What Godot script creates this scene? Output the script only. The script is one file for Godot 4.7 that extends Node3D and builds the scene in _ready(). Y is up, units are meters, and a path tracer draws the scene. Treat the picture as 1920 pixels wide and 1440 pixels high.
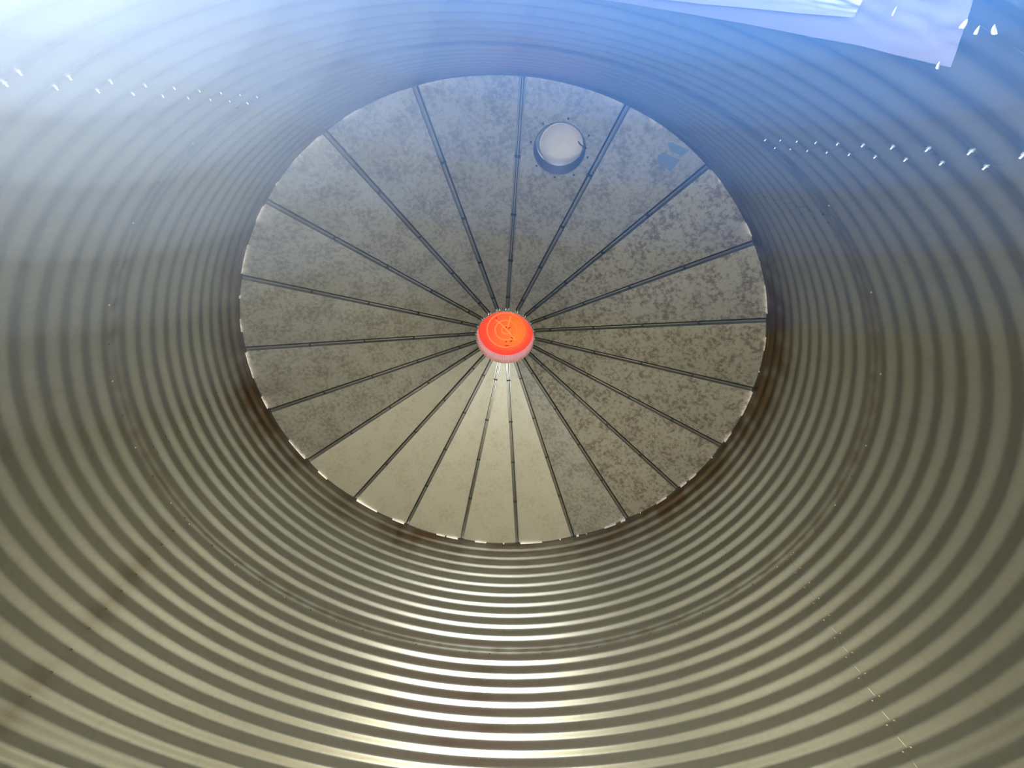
extends Node3D
# Inside of an empty round corrugated grain bin, seen from its doorway: up past the far wall to the roof.
# Azimuth 0 is the doorway side (+z); azimuths grow towards +x.  R is the bin's radius, EAVE the wall height.

const R := 2.1
const RING := 1.116            # height of one ring of wall sheets: eleven corrugations
const PITCH := RING / 11.0
const AMP := 0.0084            # half the depth of the corrugation
const EAVE := 4.0 * RING
const N := 21                  # roof panels
const PHASE := 0.0312744       # azimuth of the first roof rib
const RISE := 0.4959 * R       # from eave to the roof's (virtual) apex
const HUB := 0.1418 * R
const DOOR := 12.0             # half the doorway's width, degrees

var M := {}

func _ready():
	# ---------- camera, sky, sun, out-of-view and added lamps at the doorway, exposure
	var cam := Camera3D.new()
	cam.name = "camera"
	var pitch := 1.0015688
	var roll := 0.0523672
	var F := Vector3(0, sin(pitch), -cos(pitch))
	var U := Vector3(0, cos(pitch), sin(pitch))
	var S := F.cross(U)
	var right := S * cos(roll) + U * sin(roll)
	var up := U * cos(roll) - S * sin(roll)
	cam.transform = Transform3D(Basis(right, up, -F), Vector3(0.0451561 * R, EAVE - 1.3834187 * R, 0.8924905 * R))
	cam.fov = rad_to_deg(2.0 * atan(720.0 / 766.2557))
	cam.near = 0.02
	cam.far = 500.0
	add_child(cam)
	cam.current = true

	var sky := ProceduralSkyMaterial.new()
	sky.sky_top_color = Color(0.30, 0.50, 0.86)
	sky.sky_horizon_color = Color(0.70, 0.80, 0.92)
	sky.ground_bottom_color = Color(0.45, 0.40, 0.32)
	sky.ground_horizon_color = Color(0.60, 0.57, 0.50)
	sky.sky_energy_multiplier = 2.0
	sky.sun_angle_max = 4.0
	var env := Environment.new()
	env.background_mode = Environment.BG_SKY
	env.sky = Sky.new()
	env.sky.sky_material = sky
	env.tonemap_mode = Environment.TONE_MAPPER_LINEAR
	env.tonemap_exposure = 1.65
	env.volumetric_fog_enabled = true
	env.volumetric_fog_density = 0.0
	env.sdfgi_enabled = true
	env.ssao_enabled = true
	env.ssil_enabled = true
	var we := WorldEnvironment.new()
	we.name = "world_environment"
	we.environment = env
	add_child(we)

	var sun := DirectionalLight3D.new()
	sun.name = "sun"
	sun.light_color = Color(1.0, 0.95, 0.86)
	sun.light_energy = 9.0
	sun.light_angular_distance = 0.53
	sun.shadow_enabled = true
	var sa := deg_to_rad(-32.0)
	var se := deg_to_rad(52.0)
	var towards := Vector3(sin(sa) * cos(se), sin(se), cos(sa) * cos(se))
	add_child(sun)
	sun.look_at_from_position(towards * 30.0, Vector3.ZERO)

	# out-of-view doorway lamp aimed at the floor; added bluish fill aimed up the wall
	unseen_area_light("unseen_door_light", Vector2(0.75, 1.30), Color(1.0, 0.965, 0.87), 11.5, Vector3(0, 1.05, R - 0.12), Vector3(0, 0.0, -0.2))
	unseen_area_light("sky_daylight", Vector2(0.80, 0.20), Color(0.86, 0.93, 1.0), 8.0, Vector3(0.0, 1.25, R - 0.18), Vector3(0, 2.6, R - 0.10))

	make_materials()

	# ---------- large structure
	make_ground()
	make_walls()
	make_roof()
	# ---------- objects
	make_hatch()
	make_cap()
	make_sheets_and_glints()
	make_stickers()
	# haze added above the doorway to imitate bluish and white lens flare
	for k in 6:
		var w: float = [1.06, 0.90, 0.76, 0.62, 0.49, 0.36][k]
		var thick: float = [0.015, 0.035, 0.07, 0.12, 0.20, 0.34][k]
		haze("flare_haze", Color(0.36, 0.67, 1.0), thick * 1.1, Vector3(0.24, 2.00, 2.10), Vector3(1.8, 0.76, 0.72) * w, "bluish haze added above the doorway in place of lens flare", "bluish flare haze")
		haze("flare_haze", Color(0.97, 0.97, 0.97), thick * 1.0, Vector3(-0.31, 1.97, 2.06), Vector3(0.94, 0.84, 0.82) * w, "whiter haze added beside the bluish haze in place of lens flare", "whiter flare haze")

func unseen_area_light(called: String, size: Vector2, color: Color, energy: float, at: Vector3, to: Vector3):
	var lamp := AreaLight3D.new()
	lamp.name = called
	lamp.area_size = size
	lamp.area_normalize_energy = true
	lamp.light_color = color
	lamp.light_energy = energy
	lamp.area_range = 30.0
	lamp.shadow_enabled = true
	add_child(lamp)
	lamp.look_at_from_position(at, to, Vector3.UP if absf((to - at).normalized().y) < 0.9 else Vector3.FORWARD)

# ======================================================= helpers
func dir(a: float) -> Vector3:
	return Vector3(sin(a), 0, cos(a))

func around(a: float) -> Vector3:
	return Vector3(cos(a), 0, -sin(a))

class Acc:
	var v := PackedVector3Array()
	var n := PackedVector3Array()
	var u := PackedVector2Array()
	var c := PackedColorArray()
	var ix := PackedInt32Array()
	# a grid of rows x columns of points; front faces follow (column x row) or the other way when flipped
	func grid(rows: Array, flip := false, uv: Array = [], col: Array = [], wrap := false):
		var nr: int = rows.size()
		var nc: int = rows[0].size()
		var b := v.size()
		var nn := PackedVector3Array()
		nn.resize(nr * nc)
		for r in nr:
			v.append_array(rows[r])
			if uv.size():
				u.append_array(uv[r])
			else:
				for k in nc:
					u.append(Vector2(float(k) / nc, float(r) / nr))
			if col.size():
				c.append_array(col[r])
			else:
				for k in nc:
					c.append(Color.WHITE)
		for r in nr - 1:
			for k in nc - 1:
				var i0 := b + r * nc + k
				var q := [i0, i0 + 1, i0 + nc + 1, i0 + nc]
				if flip:
					q = [i0, i0 + nc, i0 + nc + 1, i0 + 1]
				var f: Vector3 = (v[q[2]] - v[q[0]]).cross(v[q[1]] - v[q[0]]) + (v[q[3]] - v[q[0]]).cross(v[q[2]] - v[q[0]])
				ix.append_array(PackedInt32Array([q[0], q[1], q[2], q[0], q[2], q[3]]))
				for j in q:
					nn[j - b] += f
		if wrap:
			for r in nr:
				var s: Vector3 = nn[r * nc] + nn[r * nc + nc - 1]
				nn[r * nc] = s
				nn[r * nc + nc - 1] = s
		for k in nn.size():
			n.append(nn[k].normalized())
	func quad(a: Vector3, b: Vector3, c2: Vector3, d: Vector3, col := Color.WHITE):
		grid([PackedVector3Array([a, b]), PackedVector3Array([d, c2])], false, [], [PackedColorArray([col, col]), PackedColorArray([col, col])])
	# box with axes x, y, z (half lengths included), bevelled outline left to the small size
	func box(o: Vector3, x: Vector3, y: Vector3, z: Vector3):
		quad(o - x - y + z, o - x + y + z, o + x + y + z, o + x - y + z)
		quad(o + x - y - z, o + x + y - z, o - x + y - z, o - x - y - z)
		quad(o + x - y + z, o + x + y + z, o + x + y - z, o + x - y - z)
		quad(o - x - y - z, o - x + y - z, o - x + y + z, o - x - y + z)
		quad(o - x + y + z, o - x + y - z, o + x + y - z, o + x + y + z)
		quad(o - x - y - z, o - x - y + z, o + x - y + z, o + x - y - z)
	# profile of (radius, height) pairs turned about an axis
	func lathe(prof: Array, o := Vector3.ZERO, ax := Vector3.UP, seg := 12, sharp := false):
		var x := ax.cross(Vector3.RIGHT if absf(ax.x) < 0.8 else Vector3.FORWARD).normalized()
		var z := ax.cross(x)
		var rows := []
		for p in prof:
			var row := PackedVector3Array()
			for k in seg + 1:
				var t := TAU * k / seg
				row.append(o + (x * cos(t) + z * sin(t)) * p[0] + ax * p[1])
			rows.append(row)
		if sharp:
			for k in rows.size() - 1:
				grid([rows[k], rows[k + 1]], false, [], [], true)
		else:
			grid(rows, false, [], [], true)
	func tube(path: PackedVector3Array, rad: float, seg := 6):
		var rows := []
		for k in path.size():
			var t := (path[mini(k + 1, path.size() - 1)] - path[maxi(k - 1, 0)]).normalized()
			var x := t.cross(Vector3.UP if absf(t.y) < 0.9 else Vector3.RIGHT).normalized()
			var y := t.cross(x)
			var row := PackedVector3Array()
			for j in seg + 1:
				row.append(path[k] + (x * cos(TAU * j / seg) + y * sin(TAU * j / seg)) * rad)
			rows.append(row)
		grid(rows, false, [], [], true)
	func mesh() -> ArrayMesh:
		var a := []
		a.resize(Mesh.ARRAY_MAX)
		a[Mesh.ARRAY_VERTEX] = v
		a[Mesh.ARRAY_NORMAL] = n
		a[Mesh.ARRAY_TEX_UV] = u
		a[Mesh.ARRAY_COLOR] = c
		a[Mesh.ARRAY_INDEX] = ix
		var m := ArrayMesh.new()
		m.add_surface_from_arrays(Mesh.PRIMITIVE_TRIANGLES, a)
		return m

func put(called: String, m: Mesh, mat: Material, parent: Node = self, at := Transform3D()) -> MeshInstance3D:
	var o := MeshInstance3D.new()
	o.name = called
	o.mesh = m
	o.material_override = mat
	o.transform = at
	parent.add_child(o, true)
	return o

func root(called: String, label: String, category: String, kind := "", at := Vector3.ZERO) -> Node3D:
	var o := Node3D.new()
	o.name = called
	o.position = at
	add_child(o, true)
	return tag(o, label, category, kind)

func tag(o: Node3D, label: String, category: String, kind := "") -> Node3D:
	o.set_meta("label", label)
	o.set_meta("category", category)
	if kind:
		o.set_meta("kind", kind)
	return o

func noise_image(size: int, seed_: int, freq: float, oct := 4, gain := 0.55) -> Image:
	var f := FastNoiseLite.new()
	f.noise_type = FastNoiseLite.TYPE_SIMPLEX_SMOOTH
	f.seed = seed_
	f.frequency = freq
	f.fractal_type = FastNoiseLite.FRACTAL_FBM
	f.fractal_octaves = oct
	f.fractal_gain = gain
	return f.get_seamless_image(size, size, false, false, 0.1, false)

# two colours blended by two layers of noise: fine blotches gathered into larger clouds
func mottle(size: int, seed_: int, fine: float, coarse: float, lo: float, hi: float, clouds: float, base: Color, stain: Color, spangle := 0.04) -> ImageTexture:
	var a := noise_image(size, seed_, fine * 0.7, 6, 0.72).get_data()
	var b := noise_image(size, seed_ + 7, coarse, 3).get_data()
	var g := noise_image(size, seed_ + 13, fine * 3.0, 2).get_data()
	var out := PackedByteArray()
	out.resize(size * size * 3)
	for i in size * size:
		var x := a[i] / 255.0 + clouds * (b[i] / 255.0 - 0.5)
		var t := smoothstep(lo, hi, x)
		var s := 1.0 + spangle * (g[i] / 127.5 - 1.0)
		out[i * 3] = clampi(int(255.0 * lerpf(base.r, stain.r, t) * s), 0, 255)
		out[i * 3 + 1] = clampi(int(255.0 * lerpf(base.g, stain.g, t) * s), 0, 255)
		out[i * 3 + 2] = clampi(int(255.0 * lerpf(base.b, stain.b, t) * s), 0, 255)
	return ImageTexture.create_from_image(Image.create_from_data(size, size, false, Image.FORMAT_RGB8, out))

func mat(called: String, color: Color, rough: float, metal: float, tex: Texture2D = null, vertex := false) -> StandardMaterial3D:
	var m := StandardMaterial3D.new()
	m.resource_name = called
	m.albedo_color = color
	m.roughness = rough
	m.metallic = metal
	m.albedo_texture = tex
	m.vertex_color_use_as_albedo = vertex
	M[called] = m
	return m

func make_materials():
	var grain := mottle(512, 3, 0.02, 0.006, 0.50, 0.95, 0.5, Color(1, 1, 1), Color(0.96, 0.955, 0.94), 0.025)
	mat("wall_metal", Color(0.64, 0.64, 0.60), 0.36, 0.94, grain, true)
	mat("outer_metal", Color(0.75, 0.75, 0.74), 0.5, 0.6)
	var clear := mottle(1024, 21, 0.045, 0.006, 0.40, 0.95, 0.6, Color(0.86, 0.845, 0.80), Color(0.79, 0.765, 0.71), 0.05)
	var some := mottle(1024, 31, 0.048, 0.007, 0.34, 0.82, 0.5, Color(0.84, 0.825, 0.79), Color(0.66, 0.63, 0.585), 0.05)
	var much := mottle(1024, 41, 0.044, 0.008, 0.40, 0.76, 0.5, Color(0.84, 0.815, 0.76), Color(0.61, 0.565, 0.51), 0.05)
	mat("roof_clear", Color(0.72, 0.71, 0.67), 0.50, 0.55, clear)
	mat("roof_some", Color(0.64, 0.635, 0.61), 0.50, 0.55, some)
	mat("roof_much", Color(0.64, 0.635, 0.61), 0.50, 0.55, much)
	mat("rib_metal", Color(0.47, 0.465, 0.44), 0.32, 0.9)
	mat("clip_metal", Color(0.18, 0.17, 0.16), 0.6, 0.4)
	mat("bolt_zinc", Color(0.78, 0.77, 0.74), 0.30, 0.6)
	mat("bolt_rusty", Color(0.30, 0.22, 0.15), 0.8, 0.2)
	mat("bolt_dull", Color(0.62, 0.58, 0.48), 0.45, 0.7)
	mat("floor_dust", Color(0.78, 0.77, 0.69), 0.95, 0.0, mottle(512, 51, 0.02, 0.006, 0.4, 0.7, 0.5, Color(1, 1, 1), Color(0.85, 0.80, 0.70), 0.06))
	mat("ground_gravel", Color(0.88, 0.87, 0.84), 0.95, 0.0, mottle(512, 61, 0.05, 0.008, 0.4, 0.7, 0.4, Color(1, 1, 1), Color(0.78, 0.72, 0.62), 0.1))
	mat("hatch_metal", Color(0.70, 0.68, 0.66), 0.34, 0.8)
	mat("hatch_neck", Color(0.30, 0.29, 0.31), 0.55, 0.3)
	var lid := mat("cap_red", Color(1, 1, 1), 0.45, 0.0, null, true)
	lid.backlight_enabled = true
	lid.backlight = Color(0.44, 0.44, 0.44)
	var col := mat("cap_white", Color(0.70, 0.72, 0.66), 0.5, 0.0)
	col.backlight_enabled = true
	col.backlight = Color(0.28, 0.28, 0.28)
	mat("dark_bits", Color(0.16, 0.06, 0.04), 0.9, 0.0)
	mat("sheet_white", Color(0.60, 0.57, 0.62), 0.45, 0.0)
	mat("sheet_glint_pale", Color(0.72, 0.71, 0.72), 0.35, 0.0)
	mat("sticker_blue", Color(0.33, 0.37, 0.40), 0.6, 0.1)

# ======================================================= ground and floor
func make_ground():
	var a := Acc.new()
	var rows := []
	var uvs := []
	for rad in [R + 0.02, 4.0, 9.0, 25.0, 80.0]:
		var row := PackedVector3Array()
		var uv := PackedVector2Array()
		for k in 49:
			var p: Vector3 = dir(TAU * k / 48.0) * rad
			row.append(p + Vector3(0, -0.1, 0))
			uv.append(Vector2(p.x, p.z) * 0.4)
		rows.append(row)
		uvs.append(uv)
	a.grid(rows, false, uvs)
	var g := put("ground", a.mesh(), M.ground_gravel)
	tag(g, "sunlit pale gravel yard around the grain bin", "ground", "structure")
	var b := Acc.new()
	rows = []
	uvs = []
	for q in [[0.001, 0.0], [R * 0.5, 0.0], [R + 0.06, 0.0], [R + 0.06, -0.12], [0.001, -0.12]]:
		var row := PackedVector3Array()
		var uv := PackedVector2Array()
		for k in 65:
			var p: Vector3 = dir(TAU * k / 64.0) * q[0]
			row.append(p + Vector3(0, q[1], 0))
			uv.append(Vector2(p.x, p.z) * 0.5)
		rows.append(row)
		uvs.append(uv)
	for k in 4:
		b.grid([rows[k], rows[k + 1]], false, [uvs[k], uvs[k + 1]])
	var f := put("floor", b.mesh(), M.floor_dust)
	tag(f, "dusty tan concrete floor inside the grain bin", "floor", "structure")

# ======================================================= corrugated wall
func wave(d: float) -> float:
	# inner radius at depth d below the eave; a flat lip where two rings overlap
	var inring := fposmod(d, RING)
	var e := minf(inring, RING - inring)
	var flat := smoothstep(0.0, 0.45 * PITCH, e)
	if d < 0.5 * PITCH:
		flat = smoothstep(0.25 * PITCH, 0.6 * PITCH, d)
	var ph := TAU * d / PITCH
	ph += 0.22 * sin(ph)                       # the flank that faces down is the shorter one
	return R + AMP * flat * asin(0.93 * sin(ph)) / asin(0.93)   # nearly straight flanks, rounded crests

var stain_noise := FastNoiseLite.new()

func stain(deg: float, d: float) -> Color:
	# rust film and dirt: in patches at the eave, along the overlap of the two rings, and below a few bolts
	var n := stain_noise.get_noise_2d(deg * 1.2, d * 60.0) * 0.5 + 0.5
	var n2 := stain_noise.get_noise_2d(deg * 6.0, d * 15.0 + 90.0) * 0.5 + 0.5
	var rust := 0.0
	var top := smoothstep(0.55, 0.0, d)
	rust += top * (0.36 + 0.40 * smoothstep(0.25, 0.8, n))  # brown tone that deepens towards the eave
	for q in [[80.0, 20.0, 1.3], [262.0, 14.0, 0.7], [205.0, 10.0, 0.5], [125.0, 20.0, 0.5]]:
		var x: float = (deg - q[0]) / q[1]
		rust += top * q[2] * exp(-x * x) * smoothstep(0.2, 0.7, n2)
	var s := (d - RING) / (0.30 * PITCH)
	rust += 0.55 * exp(-s * s) * smoothstep(0.25, 0.8, n2)
	for q in [[180.8, 5.0, 0.30], [258.0, 2.0, 0.4], [188.0, 4.0, 0.2]]:
		var x: float = (deg - q[0]) / q[1]
		rust += q[2] * exp(-x * x) * smoothstep(0.3, 0.8, n) * smoothstep(RING, RING + 0.2, d)
	rust = clampf(rust, 0.0, 0.9)
	return Color(1, 1, 1).lerp(Color(0.36, 0.22, 0.11), rust)

# one sheet: azimuths and depths of its edges; 'lip' sets it in front of its neighbour at the overlap
func sheet(a0: float, a1: float, d0: float, d1: float, lip := 0.0) -> ArrayMesh:
	var acc := Acc.new()
	var nc := maxi(4, int(ceil((a1 - a0) / 1.6)))
	var nr := maxi(2, int(ceil((d1 - d0) / PITCH * 14.0)))
	var rows := []
	var uvs := []
	var cols := []
	var outer := []
	for r in nr + 1:
		var d := lerpf(d0, d1, float(r) / nr)
		var w := wave(d)
		var row := PackedVector3Array()
		var back := PackedVector3Array()
		var uv := PackedVector2Array()
		var col := PackedColorArray()
		for k in nc + 1:
			var deg := lerpf(a0, a1, float(k) / nc)
			var a := deg_to_rad(deg)
			var edge := smoothstep(3.0, 0.0, deg - a0) * lip
			row.append(dir(a) * (w - edge) + Vector3(0, EAVE - d, 0))
			back.append(dir(a) * (w + 0.0022) + Vector3(0, EAVE - d, 0))
			uv.append(Vector2(a * R * 0.7, d * 0.7))
			col.append(stain(fposmod(deg, 360.0), d))
		rows.append(row)
		outer.append(back)
		uvs.append(uv)
		cols.append(col)
	acc.grid(rows, true, uvs, cols)
	acc.grid(outer, false, uvs, cols)
	# the cut edges
	acc.grid([outer[0], rows[0]], true)
	acc.grid([rows[nr], outer[nr]], true)
	for k in [0, nc]:
		var e1 := PackedVector3Array()
		var e2 := PackedVector3Array()
		for r in nr + 1:
			e1.append(rows[r][k])
			e2.append(outer[r][k])
		acc.grid([e1, e2], k == 0)
	return acc.mesh()

var bolt_mesh: ArrayMesh
var stud_mesh: ArrayMesh

func bolt(parent: Node, deg: float, d: float, m: Material, stud := false):
	var a := deg_to_rad(deg)
	var inw := -dir(a)
	var o := dir(a) * (wave(d) + 0.001) + Vector3(0, EAVE - d, 0)
	put("bolt", stud_mesh if stud else bolt_mesh, m, parent, Transform3D(Basis(around(a), inw, around(a).cross(inw)).scaled_local(Vector3.ONE * 0.60), o))

func roof_y(a: float, rad: float) -> float:
	# height of the flat roof panel above azimuth a
	var w := TAU / N
	var mid: float = PHASE + w * (floor((a - PHASE) / w) + 0.5)
	return EAVE + RISE - RISE / (R * cos(w / 2)) * rad * cos(a - mid)

func make_walls():
	stain_noise.seed = 5
	stain_noise.frequency = 0.06
	var b := Acc.new()
	b.lathe([[0.0001, 0.008], [0.005, 0.0078], [0.0072, 0.006], [0.0078, 0.003], [0.0115, 0.002], [0.012, -0.002]], Vector3.ZERO, Vector3.UP, 8)
	bolt_mesh = b.mesh()
	b = Acc.new()
	b.lathe([[0.0001, 0.019], [0.0035, 0.0185], [0.004, 0.017], [0.004, 0.009], [0.0075, 0.0088], [0.0082, 0.008], [0.0082, 0.001], [0.0082, -0.003]], Vector3.ZERO, Vector3.UP, 8)
	stud_mesh = b.mesh()
	var upper := root("wall_upper", "topmost ring of corrugated galvanized wall sheets directly under the roof", "wall", "structure")
	var cuts := [-36.9, 39.8, 116.6, 193.4, 270.4, 323.1]
	for k in 5:
		var s := put("wall_sheet", sheet(cuts[k], cuts[k + 1], 0.025, RING, 0.0015), M.wall_metal, upper)
		var m: Material = [M.bolt_dull, M.bolt_rusty, M.bolt_rusty, M.bolt_dull, M.bolt_rusty][k]
		for j in range(1, 11):
			bolt(s, cuts[k] + 0.5, (j + 0.25) * PITCH, m)
			bolt(s, cuts[k] + 1.8, (j + 0.30) * PITCH, m)
	var middle := root("wall_middle", "second ring of corrugated galvanized wall sheets below the overlapped bolted seam", "wall", "structure")
	cuts = [-25.2, 28.2, 104.4, 180.8, 258.0, 334.8]
	for k in 5:
		var s := put("wall_sheet", sheet(cuts[k], cuts[k + 1], RING, 2 * RING, 0.0015), M.wall_metal, middle)
		var m: Material = [M.bolt_zinc, M.bolt_zinc, M.bolt_dull, M.bolt_dull, M.bolt_rusty][k]
		for j in 11:
			bolt(s, cuts[k] + 0.6 - 1.2, RING + (j + 0.25) * PITCH, m, true)
			if k < 3:
				bolt(s, cuts[k] + 0.7, RING + (j + 0.30) * PITCH, m, true)
		# the overlap with the ring above
		var n := int(round((cuts[k + 1] - cuts[k]) / 6.5))
		for j in n:
			bolt(s, cuts[k] + 3.5 + j * 6.5, RING + 0.25 * PITCH, [M.bolt_dull, M.bolt_rusty][(j * 7 + k) % 2])
	var lower := root("wall_lower", "two lowest rings of corrugated wall sheets around the doorway", "wall", "structure")
	var d2 := 2 * RING
	var top := 2 * RING + 0.18
	var sill := 4 * RING - 0.30
	for q in [[-36.9, -DOOR, d2, 4 * RING], [DOOR, 39.8, d2, 4 * RING], [-DOOR, DOOR, d2, top], [-DOOR, DOOR, sill, 4 * RING], [39.8, 116.6, d2, 4 * RING], [116.6, 193.4, d2, 4 * RING], [193.4, 270.4, d2, 4 * RING], [270.4, 323.1, d2, 4 * RING]]:
		put("wall_sheet", sheet(q[0], q[1], q[2], q[3]), M.wall_metal, lower)
	# strips that close the slit between wall and roof, with the openings the daylight comes through
	var open := [[2.3, 8.6], [11.5, 14.7], [15.2, 18.2], [23.1, 26.6], [37.0, 40.6], [48.8, 51.9], [57.2, 57.5], [62.3, 68.8], [74.2, 77.5], [82.5, 82.9], [88.1, 94.9], [100.0, 103.2], [108.5, 108.9], [114.9, 117.7], [118.5, 120.8], [125.7, 129.3], [134.5, 134.8], [139.6, 141.1], [142.6, 146.4], [151.8, 152.1], [154.3, 155.1], [159.9, 160.3], [165.7, 172.3], [177.2, 177.6], [182.7, 186.2], [191.5, 195.0], [195.5, 198.1], [208.3, 212.1], [217.1, 224.0], [234.4, 237.8], [242.8, 249.7], [259.8, 263.4], [268.5, 275.3], [280.4, 283.7], [288.3, 289.1], [294.0, 300.6], [305.6, 309.3], [314.0, 314.9], [319.3, 326.4], [331.5, 334.9], [345.5, 350.9]]
	for k in open.size():
		var from: float = open[k][1]
		var to: float = open[(k + 1) % open.size()][0]
		if to < from:
			to += 360.0
		var acc := Acc.new()
		var n := maxi(2, int(ceil((to - from) / 1.0)))
		var rows := [PackedVector3Array(), PackedVector3Array(), PackedVector3Array(), PackedVector3Array()]
		for j in n + 1:
			var a := deg_to_rad(lerpf(from, to, float(j) / n))
			var low := EAVE - 0.034
			var high := roof_y(a, R) + 0.004
			rows[0].append(dir(a) * (R + 0.0005) + Vector3(0, low, 0))
			rows[1].append(dir(a) * (R + 0.0005) + Vector3(0, high, 0))
			rows[2].append(dir(a) * (R + 0.004) + Vector3(0, high, 0))
			rows[3].append(dir(a) * (R + 0.004) + Vector3(0, low, 0))
		for j in 3:
			acc.grid([rows[j], rows[j + 1]], false)
		put("eave_closure", acc.mesh(), M.rib_metal, upper)

# ======================================================= roof
func rib_frame(k: int) -> Array:
	# a point on the rib line at the eave, its direction towards the hub, across, and outward normal
	var a := PHASE + TAU * k / N
	var apex := Vector3(0, EAVE + RISE, 0)
	var foot := dir(a) * R + Vector3(0, EAVE, 0)
	var inward := (apex - foot).normalized()
	var across := around(a)
	return [apex, inward, across, inward.cross(across) * signf(inward.cross(across).y)]

const SLANT := 1.11621 * R      # apex to eave along a rib
const HALF := 0.021             # half the rib channel
const CHANNEL := 0.036

func edge_point(k: int, side: int, s: float, lift := 0.0) -> Vector3:
	# on panel k (between ribs k and k+1): its edge at slant distance s from the apex
	var f := rib_frame(k if side == 0 else k + 1)
	var o := rib_frame(k + 1 if side == 0 else k)
	var other: Vector3 = o[0] - o[1] * s
	var here: Vector3 = f[0] - f[1] * s
	var t: Vector3 = (other - here)
	t = (t - f[1] * t.dot(f[1])).normalized()
	return here + t * HALF + f[3] * lift

func make_roof():
	var ceil_ := root("ceiling", "cone roof of mottled galvanized panels radiating from the red centre cap", "ceiling", "structure")
	var s0 := HUB / R * SLANT
	var s1 := SLANT + 0.09
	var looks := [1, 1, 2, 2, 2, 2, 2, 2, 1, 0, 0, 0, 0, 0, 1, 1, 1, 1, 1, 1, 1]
	for k in N:
		var acc := Acc.new()
		if k == 0:
			hatch_panel(acc, s0, s1)
		else:
			var rows := []
			var uvs := []
			for i in 13:
				var s := lerpf(s0, s1, i / 12.0)
				var p0 := edge_point(k, 0, s)
				var p1 := edge_point(k, 1, s)
				var row := PackedVector3Array()
				var uv := PackedVector2Array()
				for j in 7:
					row.append(p0.lerp(p1, j / 6.0))
					uv.append(Vector2(0.37 * k + (p1 - p0).length() * (j / 6.0 - 0.5), s + 0.19 * k) * 0.62)
				rows.append(row)
				uvs.append(uv)
			acc.grid(rows, false, uvs)
		# folded-up flanges, closing strip at the hub and the drip edge at the eave
		for side in 2:
			var lo := PackedVector3Array()
			var hi := PackedVector3Array()
			for i in 5:
				var s := lerpf(s0, s1, i / 4.0)
				lo.append(edge_point(k, side, s))
				hi.append(edge_point(k, side, s, CHANNEL))
			acc.grid([lo, hi], side == 1)
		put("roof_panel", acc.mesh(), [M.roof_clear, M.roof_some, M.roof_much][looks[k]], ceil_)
	for k in N:
		var f := rib_frame(k)
		var acc := Acc.new()
		var rows := []
		for q in [[-0.024, CHANNEL - 0.004], [-0.024, CHANNEL], [-0.010, CHANNEL], [-0.004, 0.009], [0.004, 0.009], [0.010, CHANNEL], [0.024, CHANNEL], [0.024, CHANNEL - 0.004]]:
			var row := PackedVector3Array()
			for i in 5:
				row.append(f[0] - f[1] * lerpf(s0, s1, i / 4.0) + f[2] * q[0] + f[3] * q[1])
			rows.append(row)
		for j in rows.size() - 1:
			acc.grid([rows[j], rows[j + 1]], false)
		var rb := put("roof_rib", acc.mesh(), M.rib_metal, ceil_)
		for r in [0.80, 0.608, 0.415, 0.222]:
			var c := Acc.new()
			var o: Vector3 = f[0] - f[1] * (r * SLANT) + f[3] * 0.008
			c.box(o, f[1] * 0.006, f[2] * 0.0205, f[3] * 0.008)
			put("seam_clip", c.mesh(), M.clip_metal, rb)

# ======================================================= roof hatch
func hatch_frame() -> Array:
	var a := PHASE + PI / N
	var apex := Vector3(0, EAVE + RISE, 0)
	var mid := dir(a) * (R * cos(PI / N)) + Vector3(0, EAVE, 0)
	var down := (mid - apex).normalized()
	var across := around(a)
	var n := across.cross(down)
	n *= signf(n.y)
	return [apex, down, across, n]

const HATCH_U := 0.9415 * R
const HATCH_V := 0.0018 * R
const HATCH_R := 0.0788 * R

func hatch_panel(acc: Acc, s0: float, s1: float):
	var f := hatch_frame()
	var o: Vector3 = f[0] + f[1] * HATCH_U + f[2] * HATCH_V
	var cs := [edge_point(0, 0, s0), edge_point(0, 1, s0), edge_point(0, 1, s1), edge_point(0, 0, s1)]
	var poly := []
	for c in cs:
		poly.append(Vector2((c - o).dot(f[2]), (c - o).dot(f[1])))
	var angles := []
	for k in 96:
		angles.append(TAU * k / 96.0 - PI)
	for p in poly:
		angles.append(p.angle())
	angles.sort()
	angles.append(angles[0] + TAU)
	var rows := []
	var uvs := []
	for w in [0.0, 0.15, 0.35, 0.6, 1.0]:
		var row := PackedVector3Array()
		var uv := PackedVector2Array()
		for t in angles:
			var d := Vector2(cos(t), sin(t))
			var far := 1e9
			for j in 4:
				var p: Vector2 = poly[j]
				var e: Vector2 = poly[(j + 1) % 4] - p
				var den := d.cross(e)
				if absf(den) > 1e-9:
					var x := p.cross(e) / den
					var y := p.cross(d) / den
					if x > 0 and y > -1e-4 and y < 1.0001:
						far = minf(far, x)
			var q := d * lerpf(HATCH_R, far, w)
			row.append(o + f[2] * q.x + f[1] * q.y)
			uv.append(Vector2(q.x, q.y + 1.0) * 0.62)
		rows.append(row)
		uvs.append(uv)
	acc.grid(rows, true, uvs)

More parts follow.
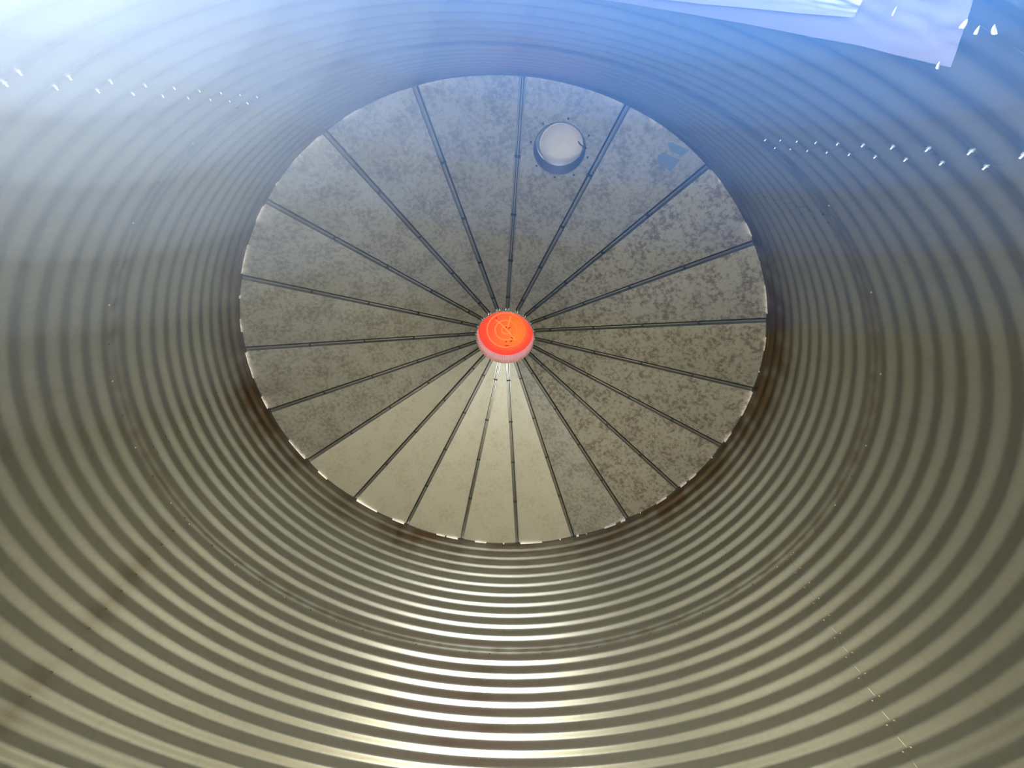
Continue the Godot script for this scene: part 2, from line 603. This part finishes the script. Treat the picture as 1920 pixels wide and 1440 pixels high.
func make_hatch():
	var f := hatch_frame()
	var o: Vector3 = f[0] + f[1] * HATCH_U + f[2] * HATCH_V
	var h := root("roof_hatch", "round roof manhole with short dark neck and pale metal lid, beside the topmost ribs", "hatch", "", o)
	var n: Vector3 = f[3]
	var acc := Acc.new()
	acc.lathe([[HATCH_R + 0.005, -0.003], [HATCH_R + 0.0005, -0.003], [HATCH_R - 0.002, 0.0], [HATCH_R - 0.002, 0.100], [HATCH_R + 0.004, 0.104], [HATCH_R + 0.004, 0.002]], Vector3.ZERO, n, 64)
	put("hatch_neck", acc.mesh(), M.hatch_neck, h)
	acc = Acc.new()
	var lr := 0.0700 * R
	var c := n * 0.098 - Vector3(f[1]) * (0.0115 * R) + Vector3(f[2]) * (0.0060 * R)
	acc.lathe([[0.0001, 0.006], [lr * 0.6, 0.004], [lr * 0.92, -0.001], [lr * 0.985, -0.004], [lr, 0.0], [lr + 0.002, 0.012], [HATCH_R + 0.030, 0.016], [HATCH_R + 0.032, -0.01], [HATCH_R + 0.035, -0.01], [HATCH_R + 0.035, 0.021], [0.0001, 0.022]], c, n, 64)
	put("hatch_lid", acc.mesh(), M.hatch_metal, h)
	acc = Acc.new()
	var e: Vector3 = (Vector3(f[2]) * 0.93 + Vector3(f[1]) * 0.36).normalized()
	acc.tube(PackedVector3Array([e * (HATCH_R + 0.004) - n * 0.012, e * (HATCH_R - 0.008) - n * 0.004, e * (HATCH_R - 0.024) + n * 0.02, e * (HATCH_R - 0.040) + n * 0.05, e * (HATCH_R - 0.046) + n * 0.07]), 0.0035, 8)
	acc.lathe([[0.0001, -0.005], [0.0055, -0.003], [0.0055, 0.003], [0.0001, 0.005]], e * (HATCH_R + 0.004) - n * 0.014, n, 10)
	put("hatch_latch", acc.mesh(), M.clip_metal, h)
	for q in [[0.092, 0.0], [0.060, -0.068], [0.0, -0.090], [-0.068, -0.056], [-0.089, 0.011], [-0.066, 0.068], [0.0, 0.091], [0.062, 0.073]]:
		put("bolt", bolt_mesh, M.clip_metal, h, Transform3D(Basis(f[2], -n, Vector3(f[2]).cross(-n)).scaled_local(Vector3.ONE * 0.6), Vector3(f[1]) * float(q[0]) * R + Vector3(f[2]) * float(q[1]) * R - n * 0.001))

# ======================================================= centre cap
func make_cap():
	var y := EAVE + RISE * (1.0 - HUB / R)
	var cap := root("roof_vent", "round vent with orange-red translucent lid and white ribbed collar where all roof ribs meet", "roof vent", "", Vector3(0, y, 0))
	var lr := 0.1308 * R
	var h := 0.082 * R
	# pleated collar
	var acc := Acc.new()
	var rows := []
	for q in [-0.012, 0.0, 0.05, 0.10, h + 0.02]:
		var row := PackedVector3Array()
		for k in 361:
			var t := TAU * k / 360.0
			row.append(dir(t) * (HUB - 0.004 + 0.0022 * (1.0 if k % 4 < 2 else -1.0)) + Vector3(0, q, 0))
		rows.append(row)
	acc.grid(rows, true, [], [], true)
	# unseen skirt added outside over the ribs, to keep sun out of the hub
	acc.lathe([[HUB - 0.004, 0.050], [HUB + 0.09, 0.002], [HUB + 0.09, -0.001], [HUB - 0.004, 0.046]], Vector3.ZERO, Vector3.UP, 63)
	put("cap_collar", acc.mesh(), M.cap_white, cap)
	# shallow dished lid with moulded rings; rings and creases painted paler in its colour
	acc = Acc.new()
	var grid_rows := []
	var grid_cols := []
	for i in 57:
		var q := lerpf(1.085, 0.0001, i / 56.0)
		var row := PackedVector3Array()
		var col := PackedColorArray()
		var ridge := 0.0
		for c in [0.73, 0.42, 0.17]:
			ridge = maxf(ridge, 1.0 - absf(q - c) / 0.028)
		for k in 145:
			var t := TAU * k / 144.0
			var p := Vector2(sin(t), cos(t)) * q
			row.append(Vector3(p.x * lr, h + 0.026 * (1.0 - minf(q, 1.0)) - 0.004 * maxf(ridge, 0.0), p.y * lr))
			var crease := 0.0
			for e in [[Vector2(-0.40, -0.42), Vector2(-0.20, -0.25)], [Vector2(-0.20, -0.25), Vector2(0.40, 0.40)], [Vector2(0.16, -0.6), Vector2(0.08, -0.2)]]:
				var near := Geometry2D.get_closest_point_to_segment(Vector2(p.x, -p.y), e[0], e[1])
				crease = maxf(crease, 1.0 - near.distance_to(Vector2(p.x, -p.y)) / 0.03)
			# redder at the rim; sunlit orange of the brighter side painted in
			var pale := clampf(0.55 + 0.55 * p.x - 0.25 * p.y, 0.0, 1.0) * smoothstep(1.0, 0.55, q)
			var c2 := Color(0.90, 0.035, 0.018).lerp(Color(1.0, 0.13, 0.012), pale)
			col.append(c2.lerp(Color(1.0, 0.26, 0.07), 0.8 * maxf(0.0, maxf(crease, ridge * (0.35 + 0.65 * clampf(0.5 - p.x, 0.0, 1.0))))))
		grid_rows.append(row)
		grid_cols.append(col)
	acc.grid(grid_rows, false, [], grid_cols, true)
	put("cap_lid", acc.mesh(), M.cap_red, cap)
	var rng := RandomNumberGenerator.new()
	rng.seed = 9
	for q in [[0.0, -0.15, 0.006], [0.13, -0.12, 0.008], [0.25, 0.30, 0.007], [0.22, 0.45, 0.008], [0.02, 0.48, 0.005], [0.06, 0.66, 0.011], [0.20, 0.70, 0.010], [-0.38, -0.50, 0.006]]:
		acc = Acc.new()
		var t := rng.randf() * TAU
		var x := Vector3(cos(t), 0, sin(t))
		acc.box(Vector3(q[0] * lr, h + 0.008, -q[1] * lr), x * float(q[2]) * 1.9, Vector3.UP * 0.0015, x.cross(Vector3.UP) * 0.004)
		put("debris", acc.mesh(), M.dark_bits, cap)
	# bent tabs of the roof ring, one at each rib
	for k in N:
		acc = Acc.new()
		var a := PHASE + TAU * k / N
		acc.box(dir(a) * (HUB + 0.001) + Vector3(0, 0.003, 0), around(a) * 0.007, Vector3.UP * 0.006, dir(a) * 0.003)
		put("collar_tab", acc.mesh(), M.hatch_metal, cap)

# ======================================================= pale sheets on the wall above the doorway, glints built as small patches
func on_wall(deg: float, d: float, off: float) -> Vector3:
	return dir(deg_to_rad(deg)) * (R - AMP - off) + Vector3(0, EAVE - d * R, 0)

func along(line: Array, t: float) -> Vector2:
	var x := t * (line.size() - 1)
	var i := mini(int(x), line.size() - 2)
	return line[i].lerp(line[i + 1], x - i)

func sheet_patch(low: Array, high: Array, off: float, bump: float, seed_: int) -> ArrayMesh:
	var f := FastNoiseLite.new()
	f.seed = seed_
	f.frequency = 0.9
	var acc := Acc.new()
	for back in 2:
		var rows := []
		for i in 17:
			var row := PackedVector3Array()
			for j in 41:
				var s := i / 16.0
				var t := j / 40.0
				var p := along(low, t).lerp(along(high, t), s)
				row.append(on_wall(p.x, p.y, off + bump * f.get_noise_2d(t * 7.0, s * 4.0) * s + (0.0006 if back == 0 else 0.0)))
			rows.append(row)
		acc.grid(rows, back == 0)
	return acc.mesh()

func make_sheets_and_glints():
	var a := sheet_patch([Vector2(5.42, 0.890), Vector2(8.87, 0.905), Vector2(11.31, 0.924), Vector2(13.87, 0.951), Vector2(15.35, 0.969), Vector2(16.72, 0.991), Vector2(17.86, 1.004), Vector2(18.94, 1.020), Vector2(19.37, 1.028)], [Vector2(2.0, 1.0), Vector2(15.64, 1.098)], 0.006, 0.004, 2)
	tag(put("pale_sheet", a, M.sheet_white), "larger pale sheet on the wall above the doorway, its long edge slanting", "film")
	var b := sheet_patch([Vector2(8.0, 0.94), Vector2(10.22, 0.962), Vector2(11.61, 0.982), Vector2(13.22, 1.006), Vector2(14.61, 1.033)], [Vector2(7.0, 1.03), Vector2(13.9, 1.056)], 0.012, 0.003, 3)
	tag(put("pale_sheet", b, M.sheet_glint_pale), "smaller white sheet lying over the larger slanting one", "film")
	var texts := ["largest curled patch built as a glint beside the pale sheets", "small curled glint patch below the largest one", "lone elongated glint patch farthest from the pale sheets", "thin bright glint patch at the lower corner of the larger sheet", "narrow bright glint patch beside the smaller sheet"]
	var spots := [[16.60, 1.081, 0.010, 0.0035, 0.9], [17.10, 1.082, 0.008, 0.0025, 0.6], [17.25, 1.090, 0.010, 0.0028, 0.2], [18.83, 1.030, 0.011, 0.0022, 0.6], [14.97, 1.061, 0.012, 0.0016, 0.9]]  # glints, each modelled as a small pale curled patch
	for k in spots.size():
		var q: Array = spots[k]
		var acc := Acc.new()
		var n := -dir(deg_to_rad(q[0]))
		var o := on_wall(q[0], q[1], 0.012)
		var x: Vector3 = around(deg_to_rad(q[0])) * cos(q[4]) + Vector3.UP * sin(q[4])
		var y := x.cross(n)
		for back in 2:
			var rows := []
			for i in 5:
				var row := PackedVector3Array()
				for j in 9:
					var u := j / 4.0 - 1.0
					var v := (i / 2.0 - 1.0) * sqrt(maxf(0.02, 1.0 - u * u))
					row.append(o + x * u * q[2] * 0.62 + y * v * q[3] * 0.8 + n * (0.003 * v * v + 0.002 * u + (0.0005 if back == 0 else 0.0)))
				rows.append(row)
			acc.grid(rows, back == 0)
		tag(put("glint_patch", acc.mesh(), M.sheet_glint_pale), texts[k], "film scrap").set_meta("group", "glint patches beside the pale sheets")

# ======================================================= faded sticker residue on a roof panel
func make_stickers():
	var w := TAU / N
	var am := PHASE + 1.5 * w
	var apex := Vector3(0, EAVE + RISE, 0)
	var down := (dir(am) * (R * cos(w / 2)) - Vector3(0, RISE, 0)).normalized()
	var across := around(am)
	var n := across.cross(down)
	n *= signf(n.y)
	var shapes := [[[1.093, 0.010], [1.100, 0.018], [1.110, 0.074], [1.088, 0.070], [1.080, 0.030]], [[1.052, 0.012], [1.066, 0.018], [1.077, 0.074], [1.037, 0.076], [1.036, 0.024]]]
	var texts := ["faded blue sticker residue nearest the eave on a roof panel", "squarish faded blue sticker residue below the eave one on the roof panel"]
	for k in 2:
		var acc := Acc.new()
		var mid := Vector3.ZERO
		var ps := []
		for q in shapes[k]:
			ps.append(apex + down * (q[0] * R) + across * (q[1] * R))
			mid += ps[-1] / 5.0
		for lift in [-0.0015, -0.0003]:
			var inner := PackedVector3Array()
			var outer := PackedVector3Array()
			for j in 6:
				inner.append(mid + n * lift)
				outer.append(ps[j % 5] + n * lift)
			acc.grid([inner, outer], lift < -0.001)
		tag(put("sticker_residue", acc.mesh(), M.sticker_blue), texts[k], "sticker")

func haze(called: String, color: Color, density: float, at: Vector3, size: Vector3, label: String, group: String):
	var m := FogMaterial.new()
	m.albedo = color
	m.density = density
	var f := FogVolume.new()
	f.name = called
	f.shape = RenderingServer.FOG_VOLUME_SHAPE_ELLIPSOID
	f.size = size
	f.material = m
	f.position = at
	add_child(f, true)
	tag(f, label, "haze", "stuff").set_meta("group", group)
